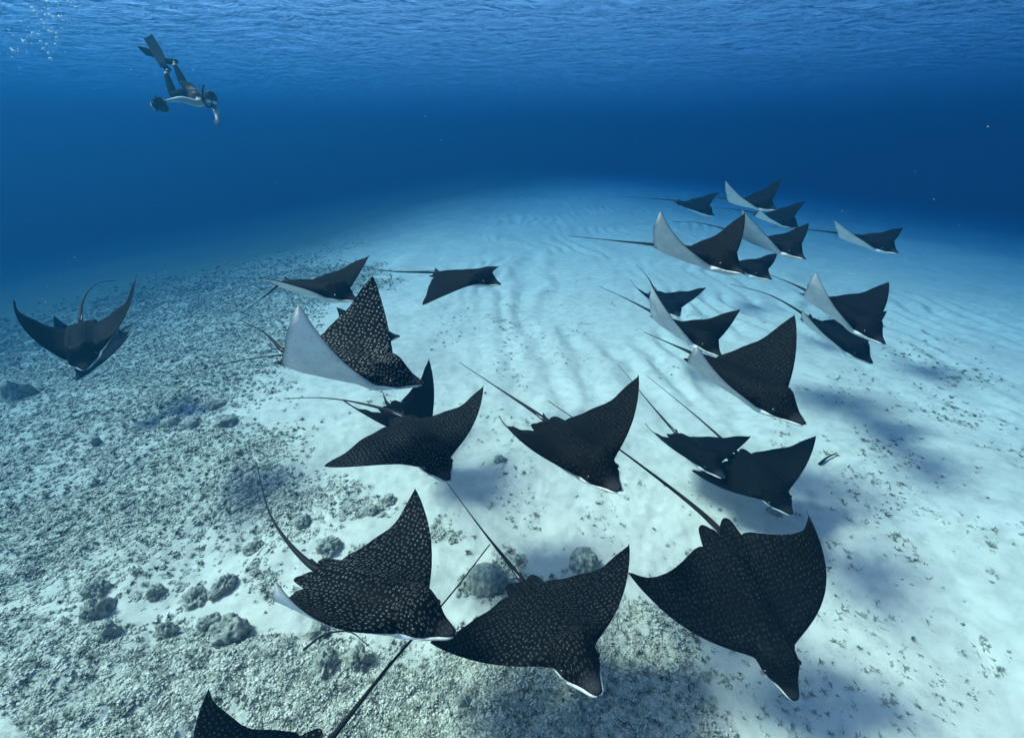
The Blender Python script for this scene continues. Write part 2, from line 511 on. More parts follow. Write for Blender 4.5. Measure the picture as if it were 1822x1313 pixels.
def ray_body(S, aL, bL, aR, bR, tl, tr, curl=(0, 0)):
    half = np.array([0, .012, .024, .034, .045, .056, .07, .086, .104, .122, .136, .144, .1485, .1515, .155, .162, .171, .180, .186, .20, .225, .26, .30, .35, .40, .45, .50, .55, .60, .65, .70, .75, .80, .84, .88, .92, .95, .975, .99, 1.0])
    U = np.concatenate([-half[:0:-1], half])
    nt = 27
    tt = (1 - np.cos(np.linspace(0, math.pi, nt))) / 2
    tt = 0.65 * tt + 0.35 * np.linspace(0, 1, nt)
    au = np.abs(U)[:, None]
    xl = np.interp(au, LE_U, LE_X); xt = np.interp(au, TE_U, TE_X)
    x = xl + (xt - xl) * tt[None]
    # the pelvic notch blends into the wing root so that the surface stays whole
    chord = np.maximum(xl - xt, 1e-3)
    E = np.sqrt(np.clip(tt[None] / 0.13, 0, 1)) * np.clip((1 - tt[None]) / np.where(au < .08, .06, .25), 0, 1) ** .8
    E = np.minimum(E, 1)
    hb = sstep(.22, .42, x)
    g = np.exp(-(au / .2) ** 2) * (1 - hb) + np.exp(-(au / .3) ** 4) * hb
    # cheeks: the head swells beside the eyes
    zt = np.interp(x, ZT_X, ZT_Z); zb = np.interp(x, ZB_X, ZB_Z)
    tw = .024 * (1 - au) ** .6 * np.clip(chord / .5, 0, 1) + .003
    zm = -.02 * hb * np.exp(-(au / .16) ** 2)
    ztop = zm + (zt * g + tw - zm) * E
    zbot = zm + (zb * g - .5 * tw - zm) * E
    # raised ridge where head and back meet, shallow groove behind the spiracles
    ztop = ztop - .026 * np.exp(-((au - .17) / .04) ** 2 - ((x - .38) / .10) ** 2) - .012 * np.exp(-((x - .35) / .035) ** 2) * np.exp(-(au / .2) ** 2)
    # gentle ripple of the trailing edge
    rip = .012 * np.sin(au * 16 + U[:, None]) * np.clip(tt[None] - .6, 0, 1) / .4 * sstep(.2, .5, au)
    ztop += rip; zbot += rip
    Y = np.zeros_like(x); Z0 = np.zeros_like(x); TH = np.zeros_like(x); SW = np.zeros_like(x)
    for side, (a, b, tp) in ((1, (aL, bL, tl)), (-1, (aR, bR, tr))):
        us, yy, zz, th = wing_curve(a, b)
        k = (U >= 0) if side > 0 else (U < 0)
        uu = np.abs(U[k])
        Y[k] = side * np.interp(uu, us, yy)[:, None]; Z0[k] = np.interp(uu, us, zz)[:, None]
        TH[k] = side * np.interp(uu, us, th)[:, None]; SW[k] = (tp * uu ** 3)[:, None]

    def place(z):
        return np.stack([x + SW, Y - np.sin(TH) * z, Z0 + np.cos(TH) * z], -1) * S
    top, bot = place(ztop), place(zbot)
    nu = len(U)
    rest = np.stack([x, U[:, None] + np.sign(U)[:, None] * np.clip(zt - ztop, 0, 1) * .9, 0 * x], -1) * S
    head = sstep(.36, .44, x) * (au < .165)
    beak = sstep(.64, .71, x)
    edge = np.minimum(np.minimum(tt[None], 1 - tt[None]) * chord, 1.02 - au)
    rim = np.exp(-(edge / .022) ** 1.2) * sstep(.14, .22, au)
    idt = np.arange(nu * nt).reshape(nu, nt)
    inner = np.zeros((nu, nt), bool); inner[1:-1, 1:-1] = True
    idb = idt.copy(); cnt = nu * nt
    idb[inner] = cnt + np.arange(inner.sum())
    V = np.concatenate([top.reshape(-1, 3), bot[inner]])
    V[idt[~inner].ravel()] = ((top + bot) / 2)[~inner]
    A_rest = np.concatenate([rest.reshape(-1, 3), rest[inner]])
    bel = np.concatenate([np.zeros(nu * nt), np.ones(inner.sum())])
    A_head = np.concatenate([head.ravel(), head[inner]]); A_beak = np.concatenate([beak.ravel(), beak[inner]]); A_rim = np.concatenate([rim.ravel(), rim[inner]])

    def quads(i): return np.stack([i[:-1, :-1], i[:-1, 1:], i[1:, 1:], i[1:, :-1]], -1).reshape(-1, 4)
    Fq = np.concatenate([quads(idt), quads(idb)[:, ::-1]])
    return V, Fq, A_rest, bel, A_head, A_beak, A_rim


EYE_V, EYE_F = ico(2)


def bent(u, side, x, z, q):
    """a point of the bent wing"""
    S, aL, bL, aR, bR, tl, tr = q
    a, b, tp = (aL, bL, tl) if side > 0 else (aR, bR, tr)
    us, yy, zz, th = wing_curve(a, b)
    y0, z0, t0 = np.interp(u, us, yy), np.interp(u, us, zz), np.interp(u, us, th)
    return Vector((x + tp * u ** 3, side * (y0 - math.sin(t0) * z), z0 + math.cos(t0) * z)) * S


def make_ray(q, tail, label, ring=0.5, dots=0.8, tail_r=0.011):
    X, Yy, Zz, yaw, pit, rol = q[:6]
    S = q[6]; w = q[6:]
    root = empty('eagle_ray', (X, Yy, Zz), (rol, -pit, yaw))
    tag(root, label, 'ray', 'eagle rays gliding over the sand')
    V, Fq, rest, bel, hd, bk, rim = ray_body(*w)
    b = mesh_obj('body', V, Fq, M_SKIN, root)
    attr(b, 'rest', 'FLOAT_VECTOR', rest); attr(b, 'belly', 'FLOAT', bel); attr(b, 'head', 'FLOAT', hd); attr(b, 'beak', 'FLOAT', bk); attr(b, 'rim', 'FLOAT', rim)
    b.color = (ring, dots, 0, 1)
    # tail whip
    base = Vector((-.40, 0, .032)) * S; b2 = Vector((-.52, 0, .040)) * S
    path = even_path([base, b2] + [Vector(p) for p in tail], 34)
    rad = [S * (.026 * (1 - i / 33) ** 2.6 + .0045 + .003 * (1 - i / 33)) for i in range(34)]
    tv, tf = tube(path, rad, 7)
    mesh_obj('tail', tv, tf, M_TAIL, root)
    d = (path[5] - path[2]).normalized()
    sp = []
    for k, off in enumerate((-.010, .010)):
        p0 = path[1] + Vector((0, off, .016)) * S
        sp.append(tube([p0, p0 + d * .10 * S + Vector((0, off * .6, .004)) * S, p0 + d * (.20 + .04 * k) * S + Vector((0, off, .006)) * S], [.006 * S, .005 * S, .0015 * S], 5))
    for v, f in sp: mesh_obj('tail_spine', v, f, M_SPINE, root)
    # small dorsal fin at the tail root
    o = [(-.44, .05), (-.485, .085), (-.53, .112), (-.555, .10), (-.545, .055)]
    fv = []
    for s in (-1, 1):
        for i, (fx, fz) in enumerate(o): fv.append(Vector((fx, s * .008 * (1, .7, .2, .2, .7)[i], fz)) * S)
    ff = [(4, 3, 2, 1, 0), (5, 6, 7, 8, 9)] + [(i, (i + 1) % 5, 5 + (i + 1) % 5, 5 + i) for i in range(5)]
    mesh_obj('dorsal_fin', fv, ff, M_TAIL, root)
    for s in (1, -1):
        c = bent(.142, s, .545, .026, w)
        mesh_obj('eye', [c + Vector((p[0] * .024, p[1] * .016, p[2] * .020)) * S for p in EYE_V], EYE_F, M_EYE, root)
        c = bent(.152, s, .425, .052, w)
        mesh_obj('spiracle', [c + Vector((p[0] * .036, p[1] * .014, p[2] * .022)) * S for p in EYE_V], EYE_F, M_SLIT, root)
        # pale lip line along the side of the snout
        lp = smooth_path([bent(.130, s, .578, -.036, w), bent(.094, s, .630, -.035, w), bent(.062, s, .696, -.032, w), bent(.040, s, .745, -.030, w), bent(.016, s, .771, -.029, w)], 9)
        lv, lf = tube(lp, [S * .013 * (.3 + .65 * math.sin(math.pi * (i + .6) / 9.4)) for i in range(9)], 6)
        mesh_obj('lip', lv, lf, M_JAW, root)
    return root


RAYS = {
    1: ([-5.491, 5.06, 1.822, -0.884, -0.15, 0.135, 0.95, 0.222, 0.618, 0.566, 1.524, -0.385, 0.386], [[-1.091, 0.025, 0.046], [-1.599, 0.117, 0.03], [-1.919, 0.226, -0.019], [-2.228, 0.381, -0.152]]),
    2: ([-7.555, 7.231, 0.682, -1.565, -0.309, 0.002, 0.95, 0.252, 0.663, 0.446, 0.791, 0.012, -0.047], [[-0.984, -0.195, -0.17], [-1.533, -0.373, -0.378]]),
    3: ([-2.554, 5.386, 2.391, -0.457, -0.021, -0.111, 0.95, 0.128, 0.62, 0.562, -0.298, 0.373, 0.481], [[-1.185, 0.13, -0.301], [-1.897, 0.21, -0.692]]),
    4: ([-0.796, 6.626, 2.208, -0.54, 0.036, -0.056, 0.95, 0.159, -0.173, -0.181, -0.188, 0.311, 0.203], [[-1.47, -0.119, -0.009], [-2.472, -0.273, 0.101]]),
    5: ([-1.476, 3.315, 2.326, -0.187, -0.094, 0.099, 0.95, 0.356, 0.77, 0.689, 1.048, 0.208, 0.202], [[-1.021, 0.371, -0.043], [-1.507, 0.633, -0.122]]),
    6: ([-2.545, 6.363, 1.178, 0.179, 0.175, -0.008, 0.95, 0.3, 0.516, 0.4, 0.6, -0.097, 0.0], [[-1.692, -0.049, 0.194], [-2.537, -0.13, 0.215]]),
    7: ([-1.506, 5.074, 0.607, -0.825, 0.016, 0.124, 0.95, 0.644, 0.4, 0.721, 0.276, 0.011, 0.0], [[-1.265, 0.26, -0.251], [-1.818, 0.429, -0.425]]),
    8: ([-0.96, 3.601, 1.337, -1.013, 0.046, -0.157, 0.95, 0.111, 0.829, 0.251, -1.163, 0.034, -0.183], [[-1.165, -0.303, -0.057], [-1.683, -0.627, -0.169], [-2.163, -1.031, -0.328]]),
    9: ([0.517, 3.095, 1.655, -1.18, 0.145, 0.112, 0.95, 0.03, 0.866, 0.414, 0.806, 0.118, 0.406], [[-1.453, -0.109, 0.053], [-2.37, -0.322, 0.186]]),
    11: ([2.534, 4.841, 0.247, -1.409, 0.155, -0.036, 0.884, 0.085, 0.219, 0.296, 0.556, 0.207, 0.146], [[-1.195, -0.038, 0.171], [-2.341, -0.186, 0.539]]),
    12: ([3.157, 4.323, 0.248, -1.503, 0.057, 0.329, 0.905, 0.037, 0.459, 0.034, 0.854, 0.084, 0.187], [[-1.402, -0.142, 0.16], [-2.503, -0.458, 0.462]]),
    13: ([-1.023, 1.949, 1.252, -0.432, 0.087, -0.222, 0.949, -0.1, 0.896, 0.174, 1.194, -0.035, 0.261], [[-0.928, 0.125, 0.027], [-1.398, 0.302, 0.088], [-1.982, 0.618, 0.29]]),
    14: ([0.265, 2.057, 0.809, -1.182, 0.374, 0.024, 0.95, -0.271, 0.94, -0.249, 1.051, 0.044, 0.33], [[-1.416, -0.06, 0.095], [-2.401, -0.198, 0.361]]),
    15: ([1.893, 2.277, 0.812, -1.27, -0.554, 0.289, 0.948, 0.08, 1.875, -0.164, 0.879, -0.229, -0.187], [[-1.267, -0.409, -0.075], [-2.136, -1.023, -0.089]]),
    16: ([-1.623, 1.223, 0.248, -2.843, -0.594, -0.462, 0.909, 0.2, 0.4, 1.03, -0.033, 0.0, -0.286], [[-1.226, -0.175, 0.078], [-1.762, -0.283, 0.104], [-2.173, -0.383, 0.141]]),
    17: ([2.18, 3.694, 1.977, -1.143, -0.047, 0.044, 0.95, 0.228, 0.849, 0.47, 0.593, 0.109, 0.277], [[-1.122, 0.214, -0.143], [-1.715, 0.356, -0.285]]),
    18: ([2.272, 5.365, 1.816, -1.209, -0.033, -0.261, 0.95, 0.053, 0.99, 0.411, 0.487, 0.281, 0.188], [[-1.393, 0.082, 0.004], [-2.186, 0.07, -0.036]]),
    19: ([3.229, 8.757, 1.132, -1.478, -0.072, 0.076, 0.95, 0.145, 0.146, 0.365, 0.585, 0.105, 0.08], [[-1.412, 0.12, 0.07], [-2.218, 0.135, 0.089]]),
    20: ([2.141, 5.158, 2.854, -1.132, -0.004, -0.151, 0.95, 0.254, 0.95, 0.211, 0.699, 0.173, 0.34], [[-1.458, -0.045, -0.058], [-2.374, -0.22, -0.155]]),
    21: ([4.041, 7.644, 2.111, -1.268, 0.007, -0.062, 0.95, 0.233, 0.135, 0.3, 0.5, 0.081, 0.0], [[-1.385, 0.047, 0.111], [-2.261, -0.006, 0.073]]),
    22: ([4.296, 7.381, 2.566, -1.225, -0.079, -0.156, 0.949, 0.279, 0.499, 0.494, 0.229, 0.127, 0.129], [[-1.625, -0.028, -0.003], [-2.327, -0.114, -0.132]]),
    23: ([5.257, 13.304, 2.482, -0.846, -0.212, 0.013, 0.95, 0.343, 0.411, 0.131, 0.125, 0.474, 0.345], [[-1.5, -0.088, -0.168], [-2.404, -0.214, -0.369]]),
    24: ([5.396, 10.427, 2.893, -1.206, -0.035, 0.115, 0.95, 0.343, 0.315, 0.336, 0.823, 0.199, 0.095], [[-1.277, 0.194, -0.059], [-1.919, 0.312, -0.141]]),
    25: ([6.915, 11.921, 2.337, -1.052, -0.137, 0.121, 0.95, 0.282, 0.373, 0.296, 0.449, 0.435, 0.29], [[-1.377, 0.096, -0.08], [-1.962, 0.127, -0.197]]),
    26: ([7.171, 8.98, 2.313, -1.34, -0.073, 0.031, 0.95, 0.164, 0.197, 0.366, 0.436, 0.16, 0.048], [[-1.466, -0.035, -0.081], [-2.315, -0.141, -0.201]]),
    27: ([4.388, 5.511, 2.037, -1.315, -0.193, -0.111, 0.949, 0.276, 0.431, 0.359, 0.649, 0.022, 0.156], [[-1.135, 0.267, -0.091], [-1.639, 0.43, -0.207]]),
    28: ([5.131, 6.368, 1.341, -1.315, -0.182, -0.007, 0.95, 0.272, 0.387, 0.346, 0.534, 0.204, 0.093], [[-1.402, -0.007, 0.001], [-2.278, -0.155, -0.185]]),
}
RAY_LABEL = {
1: ('dark ray coming head on at the left edge with both wings raised', 0.2, .25),
2: ('dark ray flying lower down, half hidden behind the head-on ray at the left edge', .12, .6),
3: ('dark ray with pale underside and thin tail, flying behind the bright white bellied ray', 0.12, .6),
4: ('grey ray flying right with a curled far wing tip, alone over upper middle sand', 0.15, .5),
5: ('large ray showing a bright white belly on its raised near wing and bold white rings', 1.0, .75),
6: ('ray mostly hidden behind the white bellied ray, only wing tip and snout showing', 0.2, .5),
7: ('ray partly hidden between the white bellied ray and the flat spread ray', .16, .5),
8: ('ray with wings spread flat and small pale dots, just below the white bellied ray', 0.36, .15),
9: ('ray in the middle of the group with a long straight tail pointing up left', 0.18, .4),
11: ('darker ray partly hidden behind another ray, right of the middle', 0.1, .4),
12: ('ray overlapping a darker ray behind it, just above the largest front right ray', 0.17, .35),
13: ('front left ray with ringed back, pale near wing edge and strongly curved tail', 0.58, .8),
14: ('front middle ray with wings spread wide, wing tip under its neighbour\'s snout', 0.32, .85),
15: ('largest front right ray seen from above with hooked wing tips and long thick tail', 0.2, .75),
16: ('ray at the bottom edge with only one dotted wing and its tail in the picture', 0.45, .2),
17: ('big ray right of the middle with one tall raised wing and narrow pale belly', 0.2, .7),
18: ('ray just behind the tall winged ray, its pale near wing folded up', 0.14, .3),
19: ('small faint ray low over the sand, behind the ray with the folded pale wing', .08, .5),
20: ('nearest ray of the far right cluster, with white belly and two raised pointed wings', 0.17, .3),
21: ('small ray hidden behind the snout of the nearest ray of the far cluster', .12, .4),
22: ('ray with raised pale wing in the far cluster, behind its nearest ray', .16, .4),
23: ('small bluish ray farthest left in the far cluster, belly edge pale', .05, .5),
24: ('topmost small ray of the far cluster with both wings lifted high', .1, .5),
25: ('small bluish ray just below the topmost ray of the far cluster', .05, .5),
26: ('rightmost ray of all, pale belly showing and thin tail pointing left', .1, .5),
27: ('upper ray of the overlapping pair at the right, pale near wing raised', 0.17, .4),
28: ('lower ray of the overlapping pair at the right, nearer the sand', .1, .5),
}
for k, (q, tail) in RAYS.items():
    lab, ring, dots = RAY_LABEL[k]
    make_ray(q, tail, lab, ring, dots)

# ------------------------------------------------------------------ coral heads on the floor
def rock_material():
    t = NT('coral_rock')
    co = t.n('TexCoord').outputs['Object']
    ge = t.n('NewGeometry').outputs
    a = t.noise(18.0, 5, co, 0.65); b = t.noise(60.0, 3, co, 0.7)
    c = t.mix(t.ramp(a, [(0.35, 0.0), (0.65, 1.0)]), (0.17, 0.18, 0.145), (0.55, 0.53, 0.45))
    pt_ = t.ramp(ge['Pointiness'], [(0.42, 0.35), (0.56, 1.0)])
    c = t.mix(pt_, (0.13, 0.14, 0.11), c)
    c = t.mix(t.ramp(b, [(0.45, 0.0), (0.7, 0.7)]), c, (0.45, 0.45, 0.40))
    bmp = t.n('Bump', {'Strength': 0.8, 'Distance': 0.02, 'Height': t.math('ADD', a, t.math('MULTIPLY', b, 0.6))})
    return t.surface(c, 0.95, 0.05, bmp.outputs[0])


M_ROCK = rock_material()


from mathutils import noise as mnoise


def coral_mesh(rx, ry, rz, seed, lump=0.25, sub=4, pits=0.0):
    """a mound of cauliflower knobs"""
    v, f = ico(sub)
    n = v / np.linalg.norm(v, axis=1)[:, None]
    o = Vector((seed * 1.7, seed * .9, seed * .3))
    d = np.empty(len(n))
    for i, p in enumerate(n):
        q = Vector(p)
        big = mnoise.fractal(q * 1.4 + o, 1.0, 2.0, 3)
        k1 = mnoise.voronoi(q * 3.2 + o)[0][0]; k2 = mnoise.voronoi(q * 7.5 + o)[0][0]
        d[i] = 1 + lump * big * 1.1 + lump * (0.55 * (0.45 - k1) + 0.34 * (0.4 - k2)) + 0.10 * lump / .25 * mnoise.noise(q * 16 + o)
    return n * d[:, None] * np.array([rx, ry, rz]), f


CORALS = [  # x, y, radius, height, lumpiness, label
 (-0.30, 3.26, .27, .22, .14, 'large round dark coral head between the two front left rays, crossed by a thin tail'),
 (0.86, 3.50, .21, .17, .14, 'rounded dark coral head half hidden behind the spread wing of the front middle ray'),
 (-2.84, 2.64, .21, .17, .26, 'biggest lumpy coral clump on the bright sand at the lower left'),
 (-3.10, 2.69, .16, .12, .30, 'lower lumpy coral clump leaning on the left side of the biggest one'),
 (-4.40, 2.87, .15, .16, .28, 'tall dark coral knob at the left end of the bright sand lane'),
 (-4.62, 3.13, .14, .10, .30, 'flat coral lump just behind the tall dark knob'),
 (-4.03, 2.62, .10, .12, .24, 'small dark coral knob in front of the tall dark knob'),
 (-3.52, 2.67, .10, .11, .24, 'small pointed coral knob standing alone on the sand, left of the biggest clump'),
 (-3.97, 3.13, .11, .09, .24, 'small round coral knob in the middle of the bright sand lane'),
 (-3.52, 3.09, .15, .09, .3, 'flat coral patch behind the biggest clump, left of its neighbour'),
 (-3.25, 3.20, .16, .10, .3, 'pale coral patch behind the biggest clump, nearest the pale wing tip'),
 (-2.26, 3.69, .16, .11, .26, 'round coral head just behind the tail root of the front left ray'),
 (-2.76, 4.13, .13, .09, .26, 'small coral head left of the tail of the front left ray'),
 (-1.98, 4.40, .15, .08, .28, 'low coral patch on open sand behind the front left ray'),
 (-1.75, 4.60, .13, .07, .28, 'low coral patch beside the raised wing tip of the front left ray'),
 (-3.21, 3.73, .13, .10, .28, 'coral lump among rubble left of the curved tail'),
 (-6.30, 6.60, .20, .14, .24, 'left one of three coral heads in a row at the rubble edge'),
 (-5.83, 6.50, .21, .12, .24, 'middle one of three coral heads in a row at the rubble edge'),
 (-5.21, 6.50, .21, .12, .26, 'right one of three coral heads in a row at the rubble edge'),
 (-5.80, 7.15, .18, .10, .26, 'coral head behind the row of three at the rubble edge'),
 (-0.42, 2.01, .085, .08, .18, 'small round spotted coral ball at the bottom edge below the front middle ray'),
 (3.59, 4.35, .11, .03, .3, 'flat ring of coral on sand under the snout of a right hand ray'),
 (-11.0, 8.24, .36, .30, .22, 'dark coral head at the far left edge'),
 (-1.74, 2.30, .16, .13, .32, 'dark rock under the front left ray, left of a pair'),
 (-1.45, 2.36, .13, .12, .32, 'dark rock under the front left ray, right of a pair'),
 (-7.24, 6.07, .09, .12, .2, 'small dark stone alone on the rubble at the left'),
 (-0.19, 5.40, .11, .06, .3, 'small coral crust on sand in front of the flat spread ray'),
 (-14.3, 12.2, .45, .30, .22, 'large dim coral head in the far left distance'),
 (-1.97, 2.68, .13, .09, .28, 'coral lump under the pale belly edge of the front left ray'),
 (-0.10, 2.95, .15, .08, .32, 'pale broken coral in front of the large round dark head'),
]
for i, (x, y, r, h, lump, lab) in enumerate(CORALS):
    r *= 0.88
    v, f = coral_mesh(r, r * (0.8 + 0.3 * ((i * 37) % 10) / 10), h * 1.5, 200 + i * 13, lump * 1.25, 5 if y < 4.8 else 4)
    z = float(terrain(np.array([x]), np.array([y]))[0])
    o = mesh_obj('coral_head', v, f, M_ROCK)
    o.location = (x, y, z - h * 0.25)
    o.rotation_euler = (0, 0, i * 1.7)
    tag(o, lab, 'coral', 'coral heads on the sea floor')

# ------------------------------------------------------------------ scattered rubble, algae and seagrass
LIB = bpy.data.collections.new('scatter_library')     # sources only, never linked to the scene


def lump_mesh(seed, n, spread, rmin, rmax, flat=0.8):
    rg = np.random.default_rng(seed)
    v0, f0 = ico(1)
    V, F_ = [], []
    for k in range(n):
        r = rg.uniform(rmin, rmax); a = rg.uniform(0, 6.28); rr_ = spread * math.sqrt(rg.uniform())
        c = np.array([rr_ * math.cos(a), rr_ * math.sin(a), rg.uniform(0.0, 0.45) * (1 - rr_ / (spread + .01))])
        vv = v0 * (1 + rg.uniform(-.42, .42, (len(v0), 1))) * r * np.array([rg.uniform(.7, 1.3), rg.uniform(.7, 1.3), flat * rg.uniform(.7, 1.2)])
        off = len(V) * len(v0)
        V.append(vv + c); F_ += [[i + off for i in q] for q in f0]
    return np.concatenate(V), F_


def tuft_mesh(seed, n, h, wdt, lean):
    rg = np.random.default_rng(seed)
    V, F_ = [], []
    for k in range(n):
        a = rg.uniform(0, 6.28); b0 = rg.uniform(0, .28); hh = h * rg.uniform(.5, 1.1); ln = lean * rg.uniform(.3, 1.2)
        base = np.array([b0 * math.cos(a * 3), b0 * math.sin(a * 3), -.05]); dr = np.array([math.cos(a), math.sin(a), 0]); sd_ = np.array([-dr[1], dr[0], 0])
        o_ = len(V)
        for s, wd in ((0, 1), (.55, .9), (1, .25)):
            c = base + dr * ln * s ** 1.6 + np.array([0, 0, hh * s * (1 - .25 * s * ln)])
            V += [c - sd_ * wdt * wd, c + sd_ * wdt * wd]
        F_ += [(o_, o_ + 1, o_ + 3, o_ + 2), (o_ + 2, o_ + 3, o_ + 5, o_ + 4)]
    return np.array(V), F_


def scatter(name, label, pts, scl, rot, idx, sources):
    me = bpy.data.meshes.new(name)
    me.vertices.add(len(pts)); me.vertices.foreach_set('co', pts.astype(np.float32).ravel())
    o = bpy.data.objects.new(name, me); COL.objects.link(o)
    attr(o, 'scl', 'FLOAT_VECTOR', scl); attr(o, 'rot', 'FLOAT_VECTOR', rot); attr(o, 'idx', 'INT', idx)
    col = bpy.data.collections.new(name + '_sources')
    for s in sources: col.objects.link(s)
    ng = bpy.data.node_groups.new(name, 'GeometryNodeTree')
    ng.interface.new_socket('Geometry', in_out='INPUT', socket_type='NodeSocketGeometry')
    ng.interface.new_socket('Geometry', in_out='OUTPUT', socket_type='NodeSocketGeometry')
    N, L = ng.nodes, ng.links
    gi, go = N.new('NodeGroupInput'), N.new('NodeGroupOutput')
    ip = N.new('GeometryNodeInstanceOnPoints'); ci = N.new('GeometryNodeCollectionInfo')
    ci.inputs['Collection'].default_value = col
    ci.inputs['Separate Children'].default_value = True
    ci.inputs['Reset Children'].default_value = True
    ip.inputs['Pick Instance'].default_value = True

    def na(nm, ty):
        n_ = N.new('GeometryNodeInputNamedAttribute'); n_.data_type = ty; n_.inputs['Name'].default_value = nm
        return n_.outputs['Attribute']
    L.new(gi.outputs[0], ip.inputs['Points']); L.new(ci.outputs[0], ip.inputs['Instance'])
    L.new(na('idx', 'INT'), ip.inputs['Instance Index']); L.new(na('rot', 'FLOAT_VECTOR'), ip.inputs['Rotation']); L.new(na('scl', 'FLOAT_VECTOR'), ip.inputs['Scale'])
    L.new(ip.outputs[0], go.inputs[0])
    md = o.modifiers.new('scatter', 'NODES'); md.node_group = ng
    tag(o, label, kind='stuff')
    return o


def source(name, v, f, mat, smooth=True):
    return mesh_obj(name, v, f, mat, smooth=smooth, link=False)


def stuff_mat(name, dark, light, dust):
    t = NT(name)
    ge = t.n('NewGeometry').outputs
    rnd = t.n('ObjectInfo').outputs['Random']
    n1 = t.noise(30.0, 4, ge['Position'], 0.7)
    c = t.mix(t.ramp(t.math('ADD', t.math('MULTIPLY', n1, 0.7), t.math('MULTIPLY', rnd, 0.35)), [(0.32, 0.0), (0.72, 1.0)]), dark, light)
    nz = t.n('SeparateXYZ', {0: ge['Normal']}).outputs[2]
    d = t.math('MULTIPLY', t.ramp(nz, [(0.35, 0.0), (0.95, 1.0)]), t.ramp(t.noise(14.0, 3, ge['Position']), [(0.38, 0.1), (0.6, 1.0)]))
    c = t.mix(t.math('MULTIPLY', d, dust), c, (0.66, 0.61, 0.53))      # settled sand
    reef = t.n('SeparateXYZ', {0: ge['Position']}).outputs
    reef_fade = t.math('MULTIPLY_ADD', reef[0], -0.075, t.math('MULTIPLY_ADD', reef[1], 0.035, -1.0), clamp=True)
    c = t.mix(reef_fade, c, t.mix(n1, (0.10, 0.115, 0.10), (0.24, 0.25, 0.21)))      # darker reef cover far to the left; its gradient also paints fading with distance
    return t.surface(c, 0.95, 0.03)


M_RUB = stuff_mat('rubble_algae', (0.20, 0.21, 0.165), (0.60, 0.57, 0.48), 0.9)
M_TUFT = stuff_mat('algae_tuft', (0.06, 0.075, 0.06), (0.19, 0.21, 0.165), 0.3)
M_TURF = stuff_mat('algae_turf', (0.20, 0.225, 0.165), (0.55, 0.55, 0.45), 0.7)
M_GRASS = stuff_mat('seagrass_blade', (0.11, 0.13, 0.10), (0.28, 0.30, 0.24), 0.4)


def sample(n, rmin, rmax, amin, amax, power=1.0):
    """points by bearing and distance, closer ones denser"""
    u = RNG.uniform(0, 1, n)
    r = (rmin ** power + u * (rmax ** power - rmin ** power)) ** (1 / power)
    a = R(90) + np.radians(RNG.uniform(amin, amax, n))
    return r * np.cos(a), r * np.sin(a), r


# rubble: denser close by, larger pieces far away
x, y, r = sample(480000, 1.1, 30.0, -62, 66, 0.85)
keep = RNG.uniform(0, 1, len(x)) < rubble_density(x, y) * sstep(30, 15, r) * (0.35 + 0.65 * sstep(0.3, 0.62, fbm(x * 1.6, y * 1.6, 90)))
x, y, r = x[keep], y[keep], r[keep]
n = len(x)
s = RNG.uniform(0.55, 1.35, n) ** 1.8 * 0.024 * (1 + 0.045 * r)
src = [source('rubble_piece', *lump_mesh(300 + k, 15, 1.05, .16, .42), M_RUB, True) for k in range(5)]
src += [source('algae_tuft', *tuft_mesh(320 + k, 26, .9, .15, 1.0), M_TURF if k < 2 else M_TUFT, False) for k in range(4)]
pts = np.stack([x, y, terrain(x, y) - s * 0.15], -1)
idx = np.where(RNG.uniform(0, 1, n) < 0.48, RNG.integers(0, 5, n), RNG.integers(5, 9, n))
rot = np.stack([RNG.uniform(-.3, .3, n), RNG.uniform(-.3, .3, n), RNG.uniform(0, 6.28, n)], -1)
scl = np.stack([s, s, s * RNG.uniform(.5, 1.3, n)], -1)
scatter('rubble', 'algae grown coral rubble covering the floor at the left and along the bottom', pts, scl, rot, idx, src)
print('rubble', n)

# short dark seagrass and algae on the sand
x, y, r = sample(150000, 1.1, 26.0, -64, 40, 0.9)
dn = np.zeros(len(x))
for nm, dd in (('G1', .85), ('G2', .6), ('G3', .30), ('G4', .55), ('G5', .6), ('G6', .45), ('G7', .5), ('G8', .28)):
    dn = np.maximum(dn, dd * area(x, y, nm, 0.5, 0.5))
dn = dn * (0.04 + 1.5 * sstep(0.46, 0.66, fbm(x * 1.5, y * 1.5, 95, 4)) * (0.25 + 0.9 * sstep(0.42, 0.6, fbm(x * 5, y * 5, 96, 2))))
dn = np.maximum(dn, 0.22 * sstep(0.50, 0.72, fbm(x * 1.1, y * 1.1, 97, 3)) * sstep(18, 9, r))
keep = RNG.uniform(0, 1, len(x)) < dn
x, y, r = x[keep], y[keep], r[keep]
n = len(x)
s = RNG.uniform(0.35, 1.3, n) ** 2.0 * 0.022 * (1 + 0.06 * r)
src = [source('seagrass_tuft', *tuft_mesh(340 + k, 6 + 3 * k, .9, .16, 1.0), M_GRASS, False) for k in range(5)]
pts = np.stack([x, y, terrain(x, y) - s * RNG.uniform(0, .45, n)], -1)
rot = np.stack([RNG.uniform(-.2, .2, n), RNG.uniform(-.2, .2, n), RNG.uniform(0, 6.28, n)], -1)
scatter('seagrass', 'short dark seagrass and algae tufts scattered over the sand', pts, np.stack([s * RNG.uniform(.6, 1.5, n), s * RNG.uniform(.6, 1.5, n), s * RNG.uniform(.4, 1.2, n)], -1), rot, RNG.integers(0, 5, n), src)
print('grass', n)

# sticks
M_STICK = plain('waterlogged_wood', (0.02, 0.02, 0.018), 0.95, 0.0)


